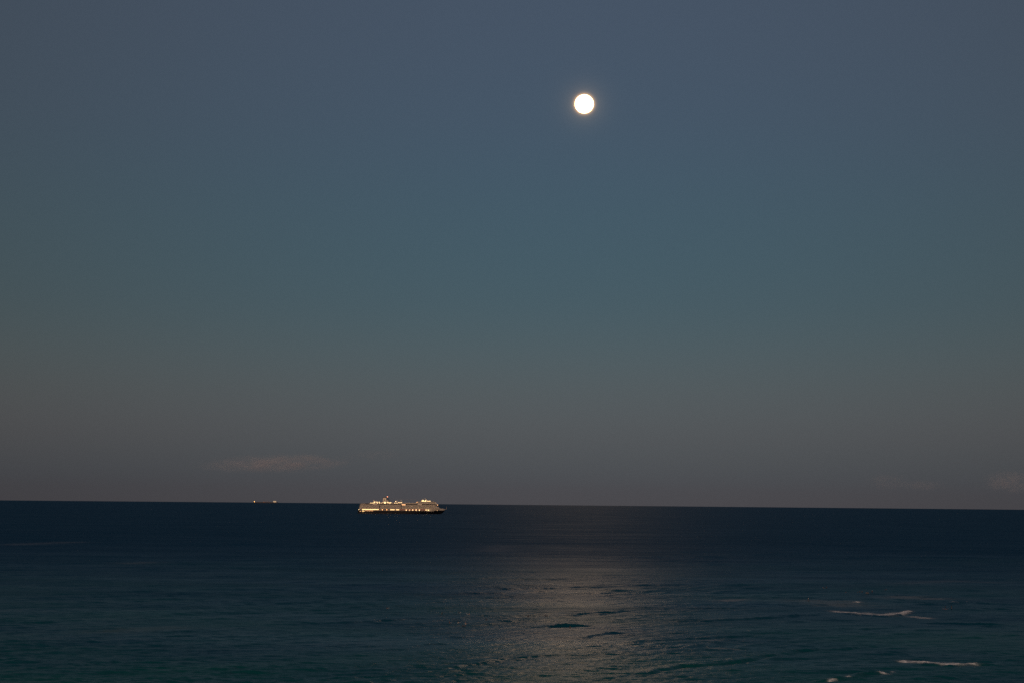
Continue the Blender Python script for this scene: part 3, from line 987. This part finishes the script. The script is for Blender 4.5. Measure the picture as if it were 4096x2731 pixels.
# ------------------------------------------------------------------ surfers
SKIN = mat('skin', (0.13, 0.065, 0.042), 0.6, 0.05, 4)
SKIN2 = mat('skin_pale', (0.34, 0.20, 0.145), 0.6, 0.05, 4)
HAIR = mat('hair', (0.012, 0.010, 0.009), 0.6, 0.1, 8)
CLOTH = {k: mat('cloth_' + k, c, 0.8, 0.1, 5) for k, c in dict(
    black=(0.010, 0.010, 0.012), red=(0.11, 0.008, 0.010), darkred=(0.045, 0.008, 0.008), brown=(0.055, 0.022, 0.014),
    orange=(0.26, 0.10, 0.05), white=(0.72, 0.70, 0.68), navy=(0.012, 0.02, 0.04)).items()}
BOARD = {k: mat('board_' + k, c, 0.35, 0.06, 2) for k, c in dict(
    pale=(0.66, 0.62, 0.54), turquoise=(0.03, 0.42, 0.36), yellow=(0.26, 0.26, 0.04), dark=(0.03, 0.035, 0.04), pink=(0.34, 0.22, 0.20)).items()}


def skinned(name, verts, edges, radii, root=0):
    me_ = bpy.data.meshes.new(name)
    me_.from_pydata(verts, edges, [])
    o = bpy.data.objects.new(name, me_); COL.objects.link(o)
    md = o.modifiers.new('s', 'SKIN')
    for i, r in enumerate(radii):
        sv = me_.skin_vertices[0].data[i]
        sv.radius = r if isinstance(r, tuple) else (r, r)
        sv.use_root = (i == root)
    sub = o.modifiers.new('d', 'SUBSURF'); sub.levels = 1; sub.render_levels = 1
    dg = bpy.context.evaluated_depsgraph_get()
    res = bpy.data.meshes.new_from_object(o.evaluated_get(dg))
    bpy.data.objects.remove(o)
    res.name = name
    res.polygons.foreach_set('use_smooth', [True] * len(res.polygons))
    return res


def pose(kind):
    """joints of a figure that faces +Y; returns body, vest, shorts and hair meshes"""
    P = []; E = []; Rr = []

    def j(p, r, par=None):
        P.append(p); Rr.append(r)
        if par is not None:
            E.append((par, len(P) - 1))
        return len(P) - 1
    if kind == 'sit':
        pel = j((0, 0, .16), (.15, .11)); ch = j((0, .03, .42), (.14, .10), pel); sh_ = j((0, .02, .60), (.13, .09), ch)
        nk = j((0, .03, .70), .05, sh_); h1 = j((0, .05, .78), .075, nk); h2 = j((0, .05, .88), .085, h1); j((0, .045, .95), .05, h2)
        for s in (-1, 1):
            hp = j((s * .10, .02, .13), .085, pel); kn = j((s * .30, .40, .07), .062, hp); an = j((s * .33, .36, -.36), .042, kn)
            j((s * .34, .48, -.42), .03, an)
            so = j((s * .19, .02, .61), .055, sh_); el = j((s * .26, .10, .36), .042, so); wr = j((s * .22, .30, .20), .032, el)
            hd = j((s * .21, .37, .17), .03, wr)
            for a in (-.03, -.01, .01, .03):
                j((s * .21 + a, .45, .14), .010, hd)
            j((s * .17, .40, .19), .010, wr)
    elif kind == 'stand':
        pel = j((0, 0, .98), (.14, .10)); ch = j((0, .0, 1.22), (.14, .10), pel); sh_ = j((0, .0, 1.43), (.14, .09), ch)
        nk = j((0, .01, 1.54), .05, sh_); h1 = j((0, .03, 1.60), .075, nk); h2 = j((0, .03, 1.69), .085, h1); j((0, .02, 1.76), .05, h2)
        for s in (-1, 1):
            hp = j((s * .11, .0, .90), .085, pel); kn = j((s * .16, .06, .52), .06, hp); an = j((s * .17, .0, .12), .042, kn)
            j((s * .18, .14, .07), .033, an)
            so = j((s * .20, .0, 1.42), .055, sh_); el = j((s * .34, .06, 1.22), .042, so); wr = j((s * .30, .26, 1.12), .032, el)
            hd = j((s * .28, .33, 1.11), .03, wr)
            for a in (-.03, -.01, .01, .03):
                j((s * .28 + a, .41, 1.08), .010, hd)
            j((s * .24, .36, 1.12), .010, wr)
    else:   # prone, paddling
        pel = j((0, 0, .20), (.14, .10)); ch = j((0, .26, .26), (.14, .10), pel); sh_ = j((0, .46, .36), (.14, .09), ch)
        nk = j((0, .54, .45), .05, sh_); h1 = j((0, .58, .52), .075, nk); h2 = j((0, .60, .60), .085, h1); j((0, .58, .67), .05, h2)
        for s in (-1, 1):
            hp = j((s * .10, -.08, .19), .085, pel); kn = j((s * .13, -.48, .17), .06, hp); an = j((s * .13, -.88, .17), .042, kn)
            j((s * .13, -1.0, .15), .03, an)
            so = j((s * .19, .47, .35), .055, sh_); el = j((s * .36, .60, .18), .042, so); wr = j((s * .38, .78, .04), .032, el)
            hd = j((s * .37, .84, -.01), .03, wr)
            for a in (-.03, -.01, .01, .03):
                j((s * .37 + a, .91, -.05), .010, hd)
            j((s * .33, .85, .0), .010, wr)
    body = skinned('body', P, E, Rr)
    # vest: torso and upper arms a little fuller; shorts: hips and thighs; hair: a cap
    arms = [i for i in range(len(P)) if (2, i) in E and i != 3]
    V = [P[0], P[1], P[2]]; vr = [(.155, .12), (.155, .115), (.145, .105)]; ve = [(0, 1), (1, 2)]
    for a in arms:
        el = [e[1] for e in E if e[0] == a][0]
        V.append(P[a]); vr.append(.07); ve.append((2, len(V) - 1))
        V.append(tuple((Vector(P[a]) * .35 + Vector(P[el]) * .65))); vr.append(.056); ve.append((len(V) - 2, len(V) - 1))
    vest = skinned('vest', V, ve, vr)
    hips = [i for i in range(len(P)) if (0, i) in E and i != 1]
    S = [P[0]]; sr = [(.158, .125)]; se = []
    for a in hips:
        kn = [e[1] for e in E if e[0] == a][0]
        S.append(P[a]); sr.append(.098); se.append((0, len(S) - 1))
        S.append(tuple(Vector(P[a]) * .25 + Vector(P[kn]) * .75)); sr.append(.078); se.append((len(S) - 2, len(S) - 1))
    shorts = skinned('shorts', S, se, sr)
    hp_, ht = Vector(P[5]), Vector(P[6])
    hair = MB().ball(hp_.lerp(ht, .35) + Vector((0, -.025, 0.01)), .098, 12, 8, (1, 1.05, 1.0)).mesh('hair')
    face = MB()                                   # nose, eyes, mouth, ears
    c = hp_ + Vector((0, .085, -.01))
    face.ball(c + Vector((0, .012, -.012)), .016, 6, 4, (.8, 1, 1.3))
    for s in (-1, 1):
        face.ball(hp_ + Vector((s * .088, 0, -.01)), .022, 6, 4, (.5, .8, 1.3))
    dark = MB()
    for s in (-1, 1):
        dark.ball(c + Vector((s * .032, -.006, .016)), .011, 6, 4)
    dark.box(c.x - .025, c.x + .025, c.y - .012, c.y + .002, c.z - .048, c.z - .040)
    return body, vest, shorts, hair, face.mesh('nose_and_ears'), dark.mesh('eyes_and_mouth')


POSES = {k: pose(k) for k in ('sit', 'stand', 'prone')}


def board_mesh(L_, w_, th):
    rs_ = []
    for i in range(15):
        u = i / 14
        ww = w_ / 2 * max(.02, (math.sin(math.pi * min(1, max(0, u * .94 + .05))) ** .6))
        rock = .16 * max(0, u - .6) ** 2 / .16 + .05 * max(0, .25 - u) ** 2 / .06
        y = -L_ * .45 + L_ * u
        tt = th * (.35 + .65 * math.sin(math.pi * min(1, max(0, u))) ** .5) / 2
        rs_.append([(-ww, y, rock), (-ww * .8, y, rock + tt), (0, y, rock + tt * 1.15), (ww * .8, y, rock + tt),
                    (ww, y, rock), (ww * .7, y, rock - tt), (0, y, rock - tt), (-ww * .7, y, rock - tt)])
    return MB().loft(rs_).mesh('surfboard')


BM = {'short': board_mesh(2.3, .54, .07), 'long': board_mesh(2.9, .60, .08), 'sup': board_mesh(3.3, .80, .12)}
FIN = MB().loft([[(-.012, -.95, -.03), (.012, -.95, -.03), (.012, -.75, -.03), (-.012, -.75, -.03)],
                 [(-.004, -1.02, -.22), (.004, -1.02, -.22), (.004, -.95, -.22), (-.004, -.95, -.22)]]).mesh('fin')


def set_mat(o, m_):
    if not o.data.materials:
        o.data.materials.append(m_)
    o.material_slots[0].link = 'OBJECT'
    o.material_slots[0].material = m_


def surfer(px, py, kind, face_deg, vest, shorts, skin, bcol, bkind, label, blabel, cap=None, big=1.0):
    p = at(px, py)
    e, _ = waves(np.array([p.x]), np.array([p.y]), np.array([0.8]))
    z = p.z + float(e[0])
    rz = math.radians(face_deg)
    body = obj('person', POSES[kind][0]); set_mat(body, skin)
    body.location = (p.x, p.y, z + (.06 if kind != 'stand' else .08)); body.rotation_euler = (0, 0, rz)
    body.scale = (big, big, big)
    tag(body, label, 'person', 'surfers waiting in the water')
    for nme, k, m_ in (('vest', 1, vest), ('shorts', 2, shorts), ('hair', 3, cap or HAIR), ('nose_and_ears', 4, skin), ('eyes_and_mouth', 5, HAIR)):
        if m_ is None:
            continue
        c_ = obj(nme, POSES[kind][k], body); set_mat(c_, m_)
    if bcol:
        bo = obj('surfboard', BM[bkind]); set_mat(bo, BOARD[bcol])
        tilt = {'sit': .20, 'prone': .03, 'stand': 0.0}[kind]
        bo.location = (p.x, p.y, z + {'sit': .04, 'prone': .10, 'stand': .07}[kind]); bo.rotation_euler = (tilt, 0, rz)
        tag(bo, blabel, 'surfboard', 'surfboards under the surfers')
        fi = obj('fin', FIN, bo); set_mat(fi, BOARD['dark'])


C = CLOTH
surfer(1547, 2434, 'sit', -68, C['darkred'], C['darkred'], SKIN, 'pale', 'long', 'surfer in dark red sitting alone on a pale longboard, far from all others',
       'pale longboard with its nose raised, under the lone surfer in dark red')
surfer(1769, 2454, 'sit', 75, C['black'], C['black'], SKIN, 'turquoise', 'short', 'surfer in black sitting on a turquoise board', 'turquoise surfboard under a surfer in black', big=1.15)
surfer(1835, 2449, 'sit', -80, C['brown'], C['black'], SKIN, 'pale', 'short', 'surfer with brown top sitting on a pale board, next to the one in white',
       'pale surfboard under the surfer in brown')
surfer(1877, 2457, 'sit', 72, C['white'], C['red'], SKIN, 'pale', 'long', 'surfer in white top and red shorts sitting on a pale board',
       'pale longboard under the surfer in white and red')
surfer(1945, 2477, 'sit', -10, C['black'], C['black'], SKIN, 'dark', 'short', 'surfer all in black sitting apart at the edge of the moon glitter',
       'dark surfboard under the surfer at the edge of the glitter', big=1.1)
surfer(1797, 2493, 'sit', -75, C['brown'], C['brown'], SKIN, 'pale', 'short', 'slim surfer in brown sitting upright beside the one in black and white',
       'pale surfboard under the slim surfer in brown', big=1.1)
surfer(1832, 2493, 'sit', -70, C['black'], C['white'], SKIN, 'pale', 'short', 'surfer with black top and white shorts between two companions',
       'pale surfboard under the surfer in black and white')
surfer(1861, 2495, 'sit', -40, None, C['white'], SKIN2, 'pink', 'short', 'bare chested surfer with white shorts beside the one lying low',
       'pinkish surfboard under the bare chested surfer')
surfer(1856, 2503, 'prone', 80, C['black'], C['black'], SKIN, 'dark', 'short', 'dark surfer lying flat on the board near the bare chested one',
       'dark surfboard under the surfer lying flat')
surfer(2113, 2464, 'sit', 20, C['darkred'], C['black'], SKIN, 'dark', 'short', 'surfer in dark red sitting within the moon glitter behind a swell',
       'dark surfboard under the surfer in the moon glitter')
surfer(2186, 2460, 'prone', 60, C['darkred'], C['black'], SKIN, 'dark', 'short', 'surfer in dark red lying on the board on top of a swell',
       'dark surfboard riding on top of a swell in the glitter', big=1.1)
surfer(2280, 2511, 'sit', 10, C['black'], C['black'], SKIN, 'dark', 'short', 'black clad surfer in front of the steep dark wave face in the glitter',
       'dark surfboard in front of the steep dark wave face')
surfer(3296, 2354, 'sit', 60, C['navy'], C['black'], SKIN, 'pale', 'short', 'surfer in navy, one of a pair sitting farthest from the breaking wave',
       'pale surfboard under the surfer in navy of the far pair')
surfer(3306, 2354, 'sit', 10, C['black'], C['black'], SKIN, 'dark', 'short', 'surfer in black, the other of the pair sitting farthest out',
       'dark surfboard under the surfer in black of the far pair', big=1.1)
surfer(3383, 2366, 'sit', -30, C['brown'], C['brown'], SKIN, 'dark', 'short', 'surfer in reddish brown sitting alone between the pair and the trio',
       'dark surfboard under the lone reddish brown surfer', big=1.15)
surfer(3431, 2366, 'sit', 15, C['black'], C['black'], SKIN, 'dark', 'short', 'surfer in black, outer one of a row of three', 'dark surfboard of the outer surfer in the row of three')
surfer(3439, 2365, 'sit', 0, C['navy'], C['navy'], SKIN, 'dark', 'short', 'small surfer in navy, middle one of a row of three', 'dark surfboard of the middle surfer in the row of three', big=.9)
surfer(3448, 2370, 'sit', -20, C['black'], C['black'], SKIN, 'dark', 'short', 'larger surfer in black, last of a row of three beside the yellow board',
       'dark surfboard of the larger surfer in the row of three', big=1.3)
surfer(3469, 2376, 'prone', 80, C['orange'], C['orange'], SKIN2, 'yellow', 'long', 'surfer in orange lying on a yellow green board', 'yellow green longboard under the surfer in orange')
surfer(3489, 2368, 'sit', 5, C['darkred'], C['darkred'], SKIN, 'dark', 'short', 'surfer in dark red with a white cap sitting upright', 'dark surfboard under the surfer with white cap',
       cap=C['white'], big=1.2)
surfer(3542, 2359, 'prone', -70, C['red'], C['black'], SKIN, 'dark', 'short', 'surfer in red lying low on a dark board, past the one with the white cap', 'dark surfboard under the surfer in red lying low')
surfer(3233, 2402, 'stand', -50, C['white'], C['black'], SKIN, 'dark', 'sup', 'surfer in white top standing on a dark board', 'dark stand up board under the surfer in white')
surfer(3782, 2437, 'stand', 70, C['black'], C['black'], SKIN, 'pink', 'sup', 'surfer in black standing on a pale pinkish board beyond the breaking wave', 'pale pinkish stand up board beyond the breaking wave')
surfer(3806, 2437, 'stand', -20, C['black'], C['brown'], SKIN, 'dark', 'sup', 'surfer in black top and brown shorts standing on a dark board', 'dark stand up board next to the pinkish one')
